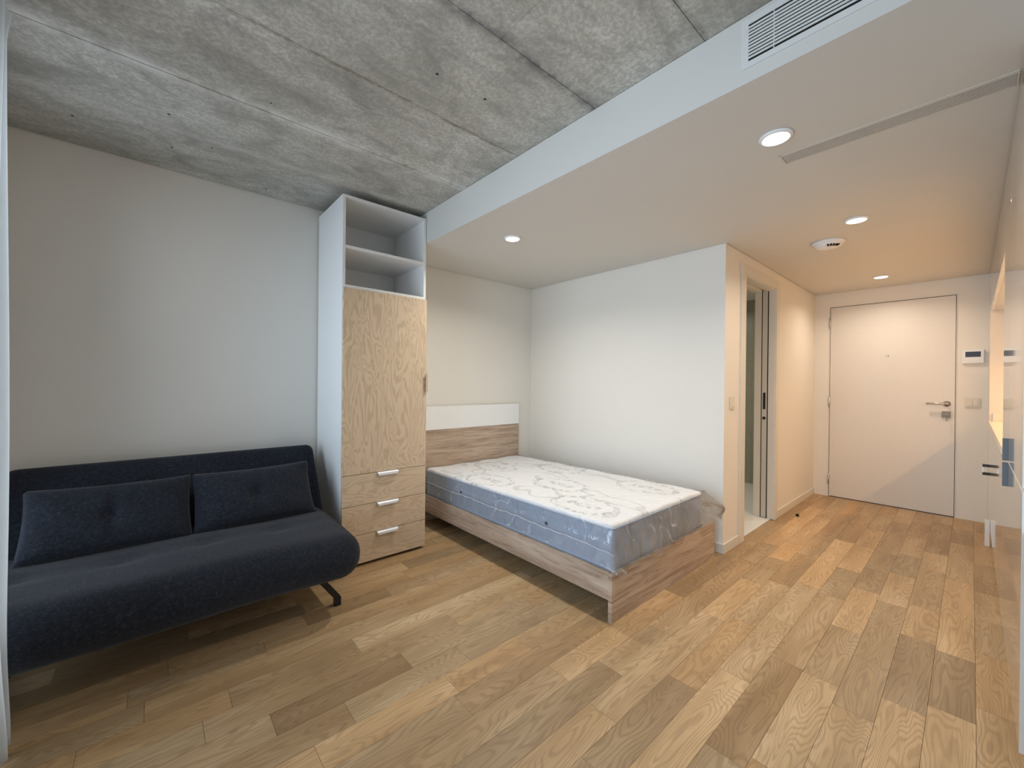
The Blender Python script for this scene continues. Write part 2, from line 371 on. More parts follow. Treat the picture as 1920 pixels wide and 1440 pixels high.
# ================================================================== SETTING
T = 0.12
floor = box('floor', XW-T, XE+T, YR-T, YA+T, -0.10, -0.0155, M['gap'], kind='structure')
PITCH_Y, Y0 = 0.12, 1.66
fixed = {0: [(0.317, 0.82, 0.62)], 2: [(0.40, 0.893, 1.22)], -2: [(0.221, 0.694, 0.86)], 9: [(1.39, 2.06, 0.74)], 7: [(1.035, 1.60, 0.80)],
         10: [(1.45, 2.05, 1.12)], 4: [(1.26, 1.75, 1.05)], 6: [(2.178, 2.75, 1.22)], 5: [(2.35, 3.05, 0.92)], 8: [(2.40, 2.95, 1.18)]}
planks = 0
for k in range(-13, 20):
    yt = Y0 - PITCH_Y*k; yb = yt - PITCH_Y; ym = (yt+yb)/2
    if ym > YA or ym < YR: continue
    xa, xb = XW, XE
    if ym > YC: xb = XB
    if ym < -0.2: xb = 1.95
    segs = []; fx = fixed.get(k, [])
    def fill(a, b):
        x = a
        while x < b - 1e-6:
            L = random.choice((0.42, 0.5, 0.55, 0.62, 0.7, 0.85, 1.0)) * random.uniform(0.93, 1.07)
            if b - (x+L) < 0.32: L = b - x if b - x < 1.15 else (b-x)/2
            segs.append((x, min(b, x+L), random.choice((0.78, 0.86, 0.93, 0.98, 1.0, 1.03, 1.10, 1.20)) * random.uniform(0.97, 1.03))); x += L
    x = xa - random.uniform(0.0, 0.35)
    for a, b, t in fx: fill(x, a); segs.append((a, b, t)); x = b
    fill(x, xb)
    for a, b, t in segs:
        a = max(a, xa); 
        if b - a < 0.02: continue
        bm = bmesh.new(); g = 0.0005
        dz = random.uniform(-0.0003, 0.0)
        bxm(bm, a-(a+b)/2+g, b-(a+b)/2-g, -PITCH_Y/2+g, PITCH_Y/2-g, -0.015, 0.0)
        o = link('plank', bm, M['oak'], floor, local=True)
        o.location = ((a+b)/2, ym, dz); w = random.uniform(-0.05, 0.06)
        o.color = (t*(1+w), t, t*(1-w*1.3), 1); planks += 1
print('planks', planks)

# walls
box('wall_left', XW-T, XE+T, YA, YA+T, -0.1, ZC+0.25, M['wall'], kind='structure')
box('wall_back', XB, XB+0.10, YC+0.158, YA-0.0005, -0.0153, ZC+0.1, M['wall'], kind='structure')
DX0, DX1, DZ = 3.405, 4.150, 2.070      # bathroom doorway
boxes('wall_corridor', [(XB, DX0-0.0, YC, YC+0.158, -0.0153, ZC+0.1), (DX1+0.0, XE-0.0005, YC, YC+0.158, -0.0153, ZC+0.1), (DX0, DX1, YC, YC+0.158, DZ, ZC+0.1)], M['wall'], kind='structure')
ED0, ED1, EDZ = 0.090, 1.034, 2.062     # entrance opening incl. frame
boxes('wall_entrance', [(XE, XE+T, ED1, YA-0.0005, -0.0153, ZC+0.1), (XE, XE+T, YR, ED0, -0.0153, ZC+0.1), (XE, XE+T, ED0, ED1, EDZ, ZC+0.1)], M['wall'], kind='structure')
box('wall_right', XW-T, XE+T, YR-T, YR-0.0005, -0.1, ZC+0.25, M['wall'], kind='structure')
WY0, WY1, WZ0, WZ1 = -0.35, 2.80, 0.12, 2.30
boxes('wall_window', [(XW-T, XW, YR, WY0, -0.0153, ZC+0.1), (XW-T, XW, WY1, YA-0.0005, -0.0153, ZC+0.1), (XW-T, XW, WY0, WY1, WZ1, ZC+0.1), (XW-T, XW, WY0, WY1, -0.0153, WZ0)], M['wall'], kind='structure')
win = boxes('window_1', [(XW-0.09, XW-0.03, WY0, WY0+0.06, WZ0, WZ1), (XW-0.09, XW-0.03, WY1-0.06, WY1, WZ0, WZ1), (XW-0.09, XW-0.03, WY0+0.06, WY1-0.06, WZ0, WZ0+0.07),
                    (XW-0.09, XW-0.03, WY0+0.06, WY1-0.06, WZ1-0.06, WZ1), (XW-0.085, XW-0.035, 1.19, 1.27, WZ0+0.07, WZ1-0.06)], M['white_lacquer'], kind='structure')
box('pane', XW-0.064, XW-0.058, WY0+0.05, 1.20, WZ0+0.06, WZ1-0.05, M['glass'], win)
box('pane', XW-0.064, XW-0.058, 1.26, WY1-0.05, WZ0+0.06, WZ1-0.05, M['glass'], win)

# concrete ceiling: cast between form boards, one panel each, thin proud/recessed joints
ceil = box('ceiling', XW-T, XE+T, YR-T, YA+T, ZC+0.012, ZC+0.22, M['concrete'], kind='structure')
edges = [YA-0.008, 2.648, 2.155, 1.648, 1.130, 0.645, 0.135, -0.36, YR]
for i, (a, b) in enumerate(zip(edges, edges[1:])):
    cut = [XW, 0.926, XM+0.05] if i >= 4 else [XW, XM+0.05]
    for x0, x1 in zip(cut, cut[1:]):
        g = 0.0013; dz = random.choice((0.0, 0.001, 0.002))
        box('concrete_panel', x0+g*0.5, x1-g*0.5, b+g, a-g, ZC+dz, ZC+0.0125, M['concrete'], ceil)
# lowered plaster ceiling over bed niche, corridor and kitchen, with its beam face
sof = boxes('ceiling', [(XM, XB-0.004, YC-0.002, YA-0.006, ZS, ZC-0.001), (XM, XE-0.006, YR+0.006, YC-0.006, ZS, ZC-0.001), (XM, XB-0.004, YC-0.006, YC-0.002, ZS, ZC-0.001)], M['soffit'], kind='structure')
# skirting boards
box('baseboard_back', XB-0.012, XB-0.0003, YC-0.012, YA, 0.0003, 0.068, M['skirting'], bev=0.002, kind='structure')
boxes('baseboard_corridor', [(XB-0.0003, 3.315, YC-0.012, YC-0.0003, 0.0003, 0.068), (4.225, XE-0.001, YC-0.012, YC-0.0003, 0.0003, 0.068)], M['skirting'], bev=0.002, kind='structure')
box('baseboard_left', XW, XB-0.013, YA-0.012, YA-0.0003, 0.0003, 0.068, M['skirting'], bev=0.002, kind='structure')

# bathroom beyond the sliding door
box('floor', XB+0.1, XE-0.001, YC+0.02, YA-0.001, -0.0150, 0.004, M['tile_floor'], kind='structure')
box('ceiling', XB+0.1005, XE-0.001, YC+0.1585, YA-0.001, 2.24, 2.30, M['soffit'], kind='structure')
tw = box('wall_bathroom', 5.47, XE-0.0005, YC+0.1585, YA-0.001, 0.0045, 2.2395, M['gap'], kind='structure')
ty = YC+0.16
for r in range(8):
    for c in range(4):
        a = ty + c*0.45; b = min(a+0.449, YA-0.002)
        if b - a > 0.03: box('tile', 5.462, 5.4702, a, b, 0.0045+r*0.30, min(0.0045+r*0.30+0.2985, 2.239), M['bath_tile'], tw)
# door lining + casing
boxes('trim_1', [(DX0, DX0+0.012, YC-0.002, YC+0.16, 0.0045, DZ), (DX0+0.012, DX1-0.012, YC-0.002, YC+0.06, DZ-0.022, DZ), (DX0+0.012, DX1-0.012, YC+0.104, YC+0.16, DZ-0.022, DZ),
                 (DX1-0.012, DX1, YC-0.002, YC+0.048, 0.0045, DZ), (DX1-0.012, DX1, YC+0.104, YC+0.16, 0.0045, DZ),
                 (DX0-0.085, DX0+0.004, YC-0.014, YC-0.0004, 0.0005, DZ+0.062), (DX1-0.004, DX1+0.072, YC-0.014, YC-0.0004, 0.0005, DZ+0.062), (DX0+0.004, DX1-0.004, YC-0.014, YC-0.0004, DZ-0.012, DZ+0.062)],
      M['skirting'], bev=0.0015, kind='structure')
d2 = box('door_2', DX1-0.016, DX1+0.55, YC+0.056, YC+0.096, 0.010, DZ-0.012, M['door_edge'], kind='structure', bev=0.001)
box('finger_pull', DX1-0.0185, DX1-0.0155, YC+0.066, YC+0.086, 0.985, 1.135, M['black_metal'], d2, bev=0.001)
lathe('lock', [(0, -0.0), (0.014, 0.0), (0.014, 0.003), (0.006, 0.004), (0, 0.004)], (DX1-0.0155, YC+0.076, 0.905), (-1, 0, 0), M['black_metal'], d2, 20)
boxes('pocket_gap', [(DX1-0.011, DX1-0.0105, YC+0.0485, YC+0.0555, 0.006, DZ-0.01), (DX1-0.011, DX1-0.0105, YC+0.0965, YC+0.1035, 0.006, DZ-0.01)], M['gap'], d2)
# entrance door
d1 = box('door_1', XE+0.004, XE+0.05, 0.100, 1.024, 0.006, 2.050, M['door_white'], kind='structure', bev=0.0015)
boxes('trim_2', [(XE-0.003, XE+0.11, ED0+0.0005, 0.0965, 0.0003, EDZ-0.0005), (XE-0.003, XE+0.11, 1.0275, ED1-0.0005, 0.0003, EDZ-0.0005), (XE-0.003, XE+0.11, 0.0965, 1.0275, 2.0545, EDZ-0.0005)], M['door_white'], kind='structure')
box('door_rebate', XE+0.052, XE+0.056, 0.0970, 1.0270, 0.0003, 2.054, M['gap'], d1)
for z0, z1 in ((1.830, 1.940), (0.972, 1.083), (0.138, 0.242)):
    h = box('hinge', XE-0.010, XE-0.0035, 1.018, 1.036, z0, z1, M['steel'], d1, bev=0.002)
    tube('hinge_pin', [(XE-0.011, 1.0262, z0-0.004), (XE-0.011, 1.0262, z1+0.004)], 0.006, M['steel'], h)
lathe('peephole', [(0, 0.0), (0.013, 0.0), (0.013, 0.004), (0.008, 0.007), (0.005, 0.004), (0, 0.004)], (XE+0.0045, 0.563, 1.511), (-1, 0, 0), M['steel'], d1, 20)
hd = lathe('door_handle', [(0, 0.0), (0.026, 0.0), (0.026, 0.008), (0.012, 0.010), (0.011, 0.050), (0, 0.050)], (XE+0.0045, 0.152, 1.046), (-1, 0, 0), M['steel'], d1, 24)
tube('lever', [(XE-0.042, 0.150, 1.046), (XE-0.043, 0.20, 1.046), (XE-0.041, 0.285, 1.045)], 0.0095, M['steel'], hd)
lk = box('lock_plate', XE-0.008, XE+0.0042, 0.127, 0.182, 0.915, 0.975, M['dull_steel'], d1, bev=0.002)
ky = lathe('lock_cylinder', [(0, 0.0), (0.010, 0.0), (0.010, 0.012), (0, 0.012)], (XE-0.0075, 0.153, 0.945), (-1, 0, 0), M['steel'], lk, 16)
k2 = empty('key', (XE-0.034, 0.153, 0.945), 'small steel key hanging from the lock of the entrance door', 'key')
boxes('key_blade', [(XE-0.034, XE-0.019, 0.1515, 0.1545, 0.940, 0.950)], M['dull_steel'], k2)
lathe('key_bow', [(0, -0.0015), (0.012, -0.0015), (0.012, 0.0015), (0, 0.0015)], (XE-0.037, 0.153, 0.940), (0, 1, 0), M['dull_steel'], k2, 16)
boxes('spare_key', [(XE-0.039, XE-0.0365, 0.148, 0.157, 0.885, 0.932)], M['dull_steel'], k2)

# ================================================================== CEILING FITTINGS
def downlight(x, y, label, power, color):
    e = empty('recessed_downlight', (x, y, ZS), label, 'light', 'round downlights in the lowered ceiling')
    lathe('trim_ring', [(0.052, 0.0), (0.060, -0.001), (0.060, -0.006), (0.050, -0.012), (0.047, -0.010), (0.047, -0.001)], (x, y, ZS), (0, 0, 1), M['plastic_white'], e)
    lathe('lens', [(0, -0.013), (0.030, -0.012), (0.0465, -0.007), (0.0465, -0.002)], (x, y, ZS), (0, 0, 1), M['lamp'], e)
    l = area('downlight_beam', (x, y, ZS-0.016), (0, 0, 0), 0.08, 0.08, power, color, 150, 'DISK')
    return e
WARM = (1.0, 0.835, 0.67); NEUT = (1.0, 0.95, 0.87)
DL = 9.6; DC = 6.6
downlight(1.860, 2.119, 'round lit downlight in the ceiling above the bed', DL, NEUT)
downlight(1.883, 0.533, 'round lit downlight beside the long slot vent, nearest the camera', DL*0.9, NEUT)
downlight(3.172, 0.468, 'round lit downlight beyond the slot vent, beside the white detector', DC, WARM)
downlight(4.980, 0.557, 'round lit downlight in front of the entrance door, farthest one', DC, WARM)

det = empty('smoke_detector', (3.535, 0.673, ZS), 'white round detector dome on the ceiling near the bathroom door', 'detector')
lathe('base', [(0.088, 0.0), (0.092, -0.004), (0.092, -0.014), (0.084, -0.018)], (3.535, 0.673, ZS), (0, 0, 1), M['plastic_white'], det)
lathe('dome', [(0.084, -0.016), (0.078, -0.030), (0.060, -0.040), (0.030, -0.046), (0, -0.047)], (3.535, 0.673, ZS), (0, 0, 1), M['plastic_white'], det)
for i in range(5):
    a = math.radians(190 + i*14); r = 0.066
    cx, cy = 3.535 + r*math.cos(a), 0.673 + r*math.sin(a)
    bm = bmesh.new(); bxm(bm, -0.010, 0.010, -0.0055, 0.0055, -0.003, 0.003, 0.001)
    bmesh.ops.rotate(bm, verts=bm.verts, cent=(0, 0, 0), matrix=Matrix.Rotation(math.radians(-28), 3, 'Y')); bmesh.ops.rotate(bm, verts=bm.verts, cent=(0, 0, 0), matrix=Matrix.Rotation(a, 3, 'Z'))
    bmesh.ops.translate(bm, verts=bm.verts, vec=(cx, cy, ZS-0.0375)); link('dark_slot', bm, M['gap'], det)

# air grille in the beam face
gy0, gy1, gz0, gz1 = -0.62, 0.500, 2.276, 2.398
ag = empty('air_grille', (XM, (gy0+gy1)/2, gz0), 'grey louvred air conditioning grille in the bulkhead face', 'grille')
box('backing', XM-0.0012, XM-0.0005, gy0, gy1, gz0, gz1, M['gap'], ag)
boxes('frame', [(XM-0.004, XM-0.0005, gy0-0.022, gy1+0.022, gz1, gz1+0.020), (XM-0.004, XM-0.0005, gy0-0.022, gy1+0.022, gz0-0.020, gz0),
                (XM-0.004, XM-0.0005, gy1, gy1+0.022, gz0, gz1), (XM-0.004, XM-0.0005, gy0-0.022, gy0, gz0, gz1)], M['grille'], ag)
nsl = 11; st = (gz1-gz0)/nsl
for i in range(nsl-1):
    z = gz0 + st*(i+1)
    bm = bmesh.new(); bxm(bm, XM-0.0045, XM-0.0022, gy0, gy1, z-st*0.29, z+st*0.29)
    link('slat', bm, M['grille'], ag)
box('stiffener', XM-0.0021, XM-0.0013, 0.425, 0.428, gz0, gz1, M['vent_trim'], ag)

# long slot diffuser in the lowered ceiling
vx0, vx1, vy0, vy1 = 2.062, 2.150, -0.090, 0.562
sv = empty('slot_vent', ((vx0+vx1)/2, (vy0+vy1)/2, ZS), 'long narrow slot air vent in the lowered ceiling by the kitchen cabinets', 'vent')
box('backing', vx0, vx1, vy0, vy1, ZS-0.0012, ZS-0.0005, M['gap'], sv)
ns = 7; w = (vx1-vx0)/ns
for i in range(ns):
    box('slat', vx0+i*w+0.0022, vx0+(i+1)*w-0.0022, vy0, vy1, ZS-0.0020, ZS-0.0013, M['vent_trim'], sv)
boxes('frame', [(vx0-0.012, vx0-0.001, vy0-0.004, vy1+0.006, ZS-0.003, ZS-0.0005), (vx0-0.012, vx1, vy1+0.0005, vy1+0.006, ZS-0.0045, ZS-0.0005), (vx0-0.001, vx1, vy0-0.004, vy0-0.0005, ZS-0.0045, ZS-0.0005)], M['vent_trim'], sv)

area('bathroom_fill', (4.3, 2.3, 2.2), (0, 0, 0), 0.3, 0.3, 9, (1.0, 0.92, 0.78), 170)  # unseen fill lamp added to brighten the bathroom

# ================================================================== WALL FITTINGS
ic = empty('intercom', (XE, -0.006, 1.417), 'white video intercom with a black screen right of the entrance door', 'intercom')
box('housing', XE-0.024, XE-0.0005, -0.071, 0.060, 1.417, 1.543, M['plastic_white'], ic, bev=0.004)
box('screen', XE-0.0255, XE-0.0235, -0.052, 0.040, 1.474, 1.522, M['grey_seam'], ic, bev=0.0005)
box('button_strip', XE-0.0252, XE-0.0238, -0.045, 0.035, 1.437, 1.452, M['plastic_white'], ic, bev=0.0004)
def switch(name, label, p0, p1, z0, z1, facing, n):
    """p0..p1 along the wall, facing 'x' (entrance wall) or 'y' (corridor wall)"""
    c = (p0+p1)/2; loc = (XE, c, z0) if facing == 'x' else (c, YC, z0)
    e = empty(name, loc, label, 'switch')
    def bx(nm, a, b, d0, d1, za, zb, m, bev):
        if facing == 'x': box(nm, XE-d1, XE-d0, a, b, za, zb, m, e, bev)
        else: box(nm, a, b, YC-d1, YC-d0, za, zb, m, e, bev)
    bx('frame', p0, p1, 0.0005, 0.009, z0, z1, M['switch_ivory'], 0.002)
    w = (p1-p0-0.024)/n
    for i in range(n): bx('rocker', p0+0.012+i*w+0.001, p0+0.012+(i+1)*w-0.001, 0.0085, 0.013, z0+0.014, z1-0.014, M['switch_ivory'], 0.0012)
switch('light_switch', 'ivory double rocker switch below the intercom', -0.052, 0.040, 1.020, 1.108, 'x', 2)
switch('light_switch', 'ivory single rocker switch left of the bathroom doorway', 3.130, 3.212, 1.025, 1.118, 'y', 1)
hk = empty('hook_rail', (5.462, 1.95, 1.80), 'small chrome hooks on the bathroom tile seen through the doorway', 'hook')
box('back_bar', 5.452, 5.4615, 1.84, 2.06, 1.795, 1.82, M['steel'], hk, bev=0.003)
for y in (1.87, 1.95, 2.03): lathe('peg', [(0, 0), (0.006, 0), (0.006, 0.03), (0.012, 0.036), (0.012, 0.042), (0, 0.044)], (5.452, y, 1.805), (-1, 0, 0.3), M['steel'], hk, 12)
tube('door_stop', [(4.44, 1.05, 0.0), (4.44, 1.05, 0.020)], 0.012, M['gap'])
tag(bpy.data.objects['door_stop'], 'small dark rubber door stop on the oak floor near the corridor skirting', 'door stop')

# ================================================================== WARDROBE
wx0, wx1, wy, wz = 0.884, 1.474, 2.630, 2.385
wb = empty('wardrobe', ((wx0+wx1)/2, (wy+YA)/2, 0), 'tall narrow white wardrobe with pale wood door, three drawers and open top shelves', 'wardrobe')
t = 0.018; yb = YA-0.014
box('side_panel', wx0, wx0+t, wy, yb, 0.018, wz, M['white_lacquer'], wb, 0.0008)
box('side_panel', wx1-t, wx1, wy, yb, 0.018, wz, M['white_lacquer'], wb, 0.0008)
box('top_panel', wx0+t, wx1-t, wy, yb, wz-t, wz, M['white_lacquer'], wb, 0.0008)
box('shelf', wx0+t, wx1-t, wy+0.002, yb-0.006, 2.048, 2.048+0.020, M['white_lacquer'], wb, 0.0008)
box('shelf', wx0+t, wx1-t, wy, yb-0.006, 1.797, 1.797+0.018, M['white_lacquer'], wb, 0.0008)
box('back_panel', wx0+t, wx1-t, yb-0.006, yb, 0.018, wz-t, M['white_lacquer'], wb)
box('plinth', wx0+0.004, wx1-0.004, wy+0.03, yb-0.02, 0.0, 0.0178, M['gap'], wb)
dr = box('door', wx0+0.002, wx1+0.001, wy-0.019, wy-0.001, 0.600, 1.793, M['ply_v'], wb, 0.0008)
boxes('edge_pull', [(wx1+0.0012, wx1+0.004, wy-0.034, wy-0.004, 1.130, 1.262), (wx1-0.012, wx1+0.004, wy-0.036, wy-0.033, 1.130, 1.262)], M['steel'], dr, 0.0006)
for z0, z1 in ((0.400, 0.5965), (0.207, 0.3965), (0.020, 0.2035)):
    d = box('drawer', wx0+0.002, wx1+0.001, wy-0.019, wy-0.001, z0, z1, M['ply_h'], wb, 0.0008)
    bm = bmesh.new(); hx0, hx1 = 1.112, 1.258
    prof = [(wy-0.002, z1+0.0005), (wy-0.034, z1+0.0015), (wy-0.041, z1-0.005), (wy-0.041, z1-0.020), (wy-0.038, z1-0.021), (wy-0.037, z1-0.008), (wy-0.033, z1-0.0012), (wy-0.002, z1-0.0012)]
    A = [bm.verts.new((hx0 + (0.010 if i in (3, 4) else 0), y, z)) for i, (y, z) in enumerate(prof)]; B = [bm.verts.new((hx1 - (0.010 if i in (3, 4) else 0), y, z)) for i, (y, z) in enumerate(prof)]
    n = len(prof)
    for i in range(n): bm.faces.new((A[i], A[(i+1) % n], B[(i+1) % n], B[i]))
    bm.faces.new(A[::-1]); bm.faces.new(B)
    link('handle', bm, M['handle_white'], d)

# ================================================================== BED
bx0, bx1, by0 = 1.715, 2.935, 1.178
bd = empty('bed', (2.3, 2.1, 0), 'low oak-look bed frame with white-topped headboard standing beside the wardrobe', 'bed')
hb = box('headboard', 1.735, 2.832, YA-0.042, YA-0.016, 0.0, 0.782, M['son_x'], bd, 0.001)
o = box('white_panel', 1.735, 2.832, YA-0.046, YA-0.016, 0.783, 0.988, M['white_lacquer'], hb, 0.001); o['label'] = 'white lacquered upper band of the headboard'
box('footboard', bx0, bx1, by0, by0+0.022, 0.0, 0.247, M['son_x'], bd, 0.0008)
box('side_rail', bx0+0.002, bx0+0.024, by0+0.0222, YA-0.0422, 0.110, 0.250, M['son_y'], bd, 0.0008)
box('side_rail', 2.80, 2.822, by0+0.0222, YA-0.0422, 0.110, 0.250, M['son_y'], bd, 0.0008)
for i in range(12):
    y = 1.30 + i*0.15
    box('slat', bx0+0.0242, 2.7998, y, y+0.07, 0.196, 0.214, M['white_lacquer'], bd)
box('centre_beam', 2.24, 2.28, by0+0.0222, YA-0.0422, 0.150, 0.1958, M['black_metal'], bd)

# mattress in its film
mx0, mx1, my0, my1, mz0, mz1 = 1.748, 2.797, 1.206, 3.085, 0.2145, 0.462
def lift(y): return 0.016*(my1-y)/(my1-my0)
mt = empty('mattress', ((mx0+mx1)/2, (my0+my1)/2, mz0), 'new white mattress with grey print still wrapped in clear plastic on the bed', 'mattress')
bm = bmesh.new(); r = 0.02
pillowbox(bm, mx0, mx1, my0, my1, mz0, mz1-0.012, 0.022, 30, 30, 8, lambda p, d: p + Vector((0, 0, lift(p.y)*(p.z-mz0)/0.25)))
link('border', bm, M['mat_side'], mt, True)
bm = bmesh.new()
def quilt(s, d):
    s = s.copy(); s.z += lift(s.y)
    if d.z > 0.5: s.z += 0.003*math.sin(s.x*22+math.sin(s.y*6))*math.sin(s.y*17)
    return s
pillowbox(bm, mx0+0.002, mx1-0.002, my0+0.002, my1-0.002, mz1-0.034, mz1, 0.0165, 70, 90, 4, quilt)
o = link('quilted_top', bm, M['mat_top'], mt, True); o['label'] = 'white quilted top with grey printed ovals'
for i in range(2):
    z = mz1-0.020 if i == 0 else mz0+0.022; lf = 1 if i == 0 else 0.1
    e = 0.004; pts = [(mx0-e+0.02, my0-e, z), (mx1+e-0.02, my0-e, z), (mx1+e, my0-e+0.02, z), (mx1+e, my1-0.02, z), (mx1-0.02, my1, z), (mx0+0.02, my1, z), (mx0-e, my1-0.02, z), (mx0-e, my0-e+0.02, z), (mx0-e+0.02, my0-e, z)]
    pts = [(a, b, c+lift(b)*lf) for a, b, c in pts]
    tube('piping', pts, 0.0045, M['mat_side'], mt, 8)
for y in (2.554, 1.662): lathe('vent_eyelet', [(0, 0), (0.011, 0), (0.011, 0.003), (0, 0.0035)], (mx0-0.0005, y, 0.369), (-1, 0, 0), M['grey_seam'], mt, 16)

def film_cover():
    bm = bmesh.new(); e = 0.010; zt = mz1+0.007
    rnd = random.Random(5)
    ph = [rnd.uniform(0, 6.28) for _ in range(8)]
    nx, ny = 40, 70; P = []
    for j in range(ny+1):
        row = []
        for i in range(nx+1):
            x = mx0-e + (mx1-mx0+2*e)*i/nx; y = my0-e + (my1-my0+2*e)*j/ny
            ed = min(i, nx-i, j, ny-j)
            z = zt + 0.0022*math.sin(x*31+2*math.sin(y*9+ph[0]))*math.sin(y*23+ph[1]) - (0.004 if ed == 0 else 0)
            row.append((x, y, z+lift(y)))
        P.append(row)
    grid(bm, P)
    # skirt: walk around left side (head->foot), the foot, right side
    path = []; N1, N2, N3 = 110, 90, 60
    for i in range(N1): path.append(('L', i/N1))
    for i in range(N2): path.append(('F', i/N2))
    for i in range(N3+1): path.append(('R', i/N3))
    K = 16; rows = []
    for kk in range(K+1):
        t = kk/K; row = []
        for side, s in path:
            if side == 'L': x, y, n = mx0-e, my1+e - s*(my1-my0+2*e), (-1, 0)
            elif side == 'F': x, y, n = mx0-e + s*(mx1-mx0+2*e), my0-e, (0, -1)
            else: x, y, n = mx1+e, my0-e + s*(my1-my0+2*e), (1, 0)
            off = 0.0; drop = 0.190; dx = dy = 0.0
            if side == 'L':
                g = max(0, (s-0.72)/0.28)          # gathers towards the foot corner
                off = 0.0022*math.sin(s*70+ph[2]+t*5) + g*g*(0.010*math.sin(s*120+t*9+ph[3]) + 0.012*t)
                off += 0.010*math.exp(-((t-0.47)/0.04)**2) * (1+0.3*math.sin(s*90))   # weld seam at mid height
                drop = 0.200
            elif side == 'F':
                cl = math.exp(-(s/0.14)**2); cr = math.exp(-((1-s)/0.16)**2)
                off = 0.008 + t*(0.032+0.018*math.sin(s*9+ph[4])) + t*0.007*math.sin(s*60+t*6+ph[5]) + 0.011*math.sin(s*30-t*7+2*math.sin(s*7))*math.sin(math.pi*min(1, t*1.2))
                off += cl*0.020*t + cr*(0.050*math.sin(math.pi*min(1, t*1.1)))
                drop = 0.205 + 0.028*cl + 0.012*math.sin(s*21+ph[6])*(1-cl) - 0.02*cr
                dx = cr*0.165*math.sin(math.pi*min(1, t*0.62))**1.5*(s) + cl*0.012*math.sin(t*8)
            else:
                g = math.exp(-(s/0.07)**2)
                off = 0.004 + g*0.165*math.sin(math.pi*min(1, t*0.62))**1.5 + 0.003*math.sin(s*80)
                dy = -g*0.045*math.sin(math.pi*min(1, t*1.1)); drop = 0.20 - 0.02*g
            z = zt-0.004 - t*drop + lift(y)*(1-t)
            row.append((x + n[0]*off + dx, y + n[1]*off + dy, z))
        rows.append(row)
    grid(bm, rows)
    o = link('plastic_cover', bm, M['film'], mt, True); o['label'] = 'crinkled clear plastic film hanging loose at the foot corners'
film_cover()
def weld():
    k = NT('milky film weld'); tr = k.n('ShaderNodeBsdfTransparent'); k.done((0.9, 0.92, 0.95), 0.25)
    m = k.n('ShaderNodeMixShader'); m.inputs[0].default_value = 0.28; k.l(tr.outputs[0], m.inputs[1]); k.l(k.b.outputs[0], m.inputs[2]); k.l(m.outputs[0], k.out.inputs['Surface']); return k.m
M['weld'] = weld()
pts = [(mx0-0.020-0.003*math.sin(i*1.7), my1-0.01-(my1-my0)*i/70, 0.356+0.003*math.sin(i*0.33)+0.002*math.sin(i*1.3)-0.012*(i/70)**4) for i in range(71)]
tube('weld_seam', pts, 0.003, M['weld'], mt, 8)
# ================================================================== SOFA BED
sx0, sx1 = -0.555, 0.828
sf = empty('sofa_bed', (0.14, 2.5, 0), 'charcoal fabric armless sofa bed against the left wall beside the wardrobe', 'sofa')
TUFT = [(-0.40, 2.44), (-0.10, 2.44), (0.20, 2.44), (0.50, 2.44)]
def seatfn(p, d):
    p = p.copy()
    if d.z > 0.3:
        for tx, ty in TUFT: p.z -= 0.014*math.exp(-(((p.x-tx)/0.05)**2 + ((p.y-ty)/0.035)**2))
        p.z -= 0.007*math.exp(-((p.y-2.44)/0.018)**2)*min(1, max(0, (d.z-0.3)*2))
        p.z += 0.010*math.sin(math.pi*max(0, min(1, (p.y-2.05)/0.8)))
    p.z += 0.003*math.sin(p.x*9+p.y*5); p.y += 0.004*math.sin(p.x*7)
    return p
bm = bmesh.new(); pillowbox(bm, sx0-0.065, sx1, 2.065, 2.90, 0.185, 0.408, 0.108, 60, 26, 14, seatfn)
link('seat', bm, M['sofa'], sf, True)
# backrest: a slab leaning back
bm = bmesh.new()
pillowbox(bm, sx0+0.022, sx1-0.012, -0.065, 0.065, -0.255, 0.255, 0.048, 50, 10, 16)
ang = math.atan2(0.27, 0.42)
R = Matrix.Rotation(-ang, 3, 'X'); fc = Vector((0, 2.835, 0.570)); nrm = Vector((0, math.cos(ang), -math.sin(ang)))
for v in bm.verts:
    p = R @ v.co; v.co = p + fc + nrm*0.065
link('backrest', bm, M['sofa'], sf, True)
def flatbar(name, pts, wdt, thk, mat, parent):
    """bar of width wdt along y, running through pts in the x-z plane"""
    bm = bmesh.new(); P = [Vector(p) for p in pts]; rings = []
    for i, p in enumerate(P):
        d = (P[min(i+1, len(P)-1)] - P[max(i-1, 0)]).normalized(); s = Vector((0, 1, 0)); nn = d.cross(s).normalized()
        rings.append([bm.verts.new(p + s*a*wdt/2 + nn*b*thk/2) for a, b in ((-1, -1), (1, -1), (1, 1), (-1, 1))])
    for p, q in zip(rings, rings[1:]):
        for k in range(4): bm.faces.new((p[k], p[(k+1) % 4], q[(k+1) % 4], q[k]))
    bm.faces.new(rings[0][::-1]); bm.faces.new(rings[-1])
    return link(name, bm, mat, parent)
for y in (2.245, 2.72):
    for s, xe in ((1, 0.742), (-1, -0.47)):
        flatbar('leg', [(xe-s*0.115, y, 0.200), (xe-s*0.006, y, 0.050), (xe, y, 0.042), (xe, y, 0.0)], 0.034, 0.030, M['black_metal'], sf)
boxes('under_frame', [(-0.42, 0.70, 2.23, 2.26, 0.185, 0.205), (-0.42, 0.70, 2.70, 2.73, 0.185, 0.205)], M['black_metal'], sf)

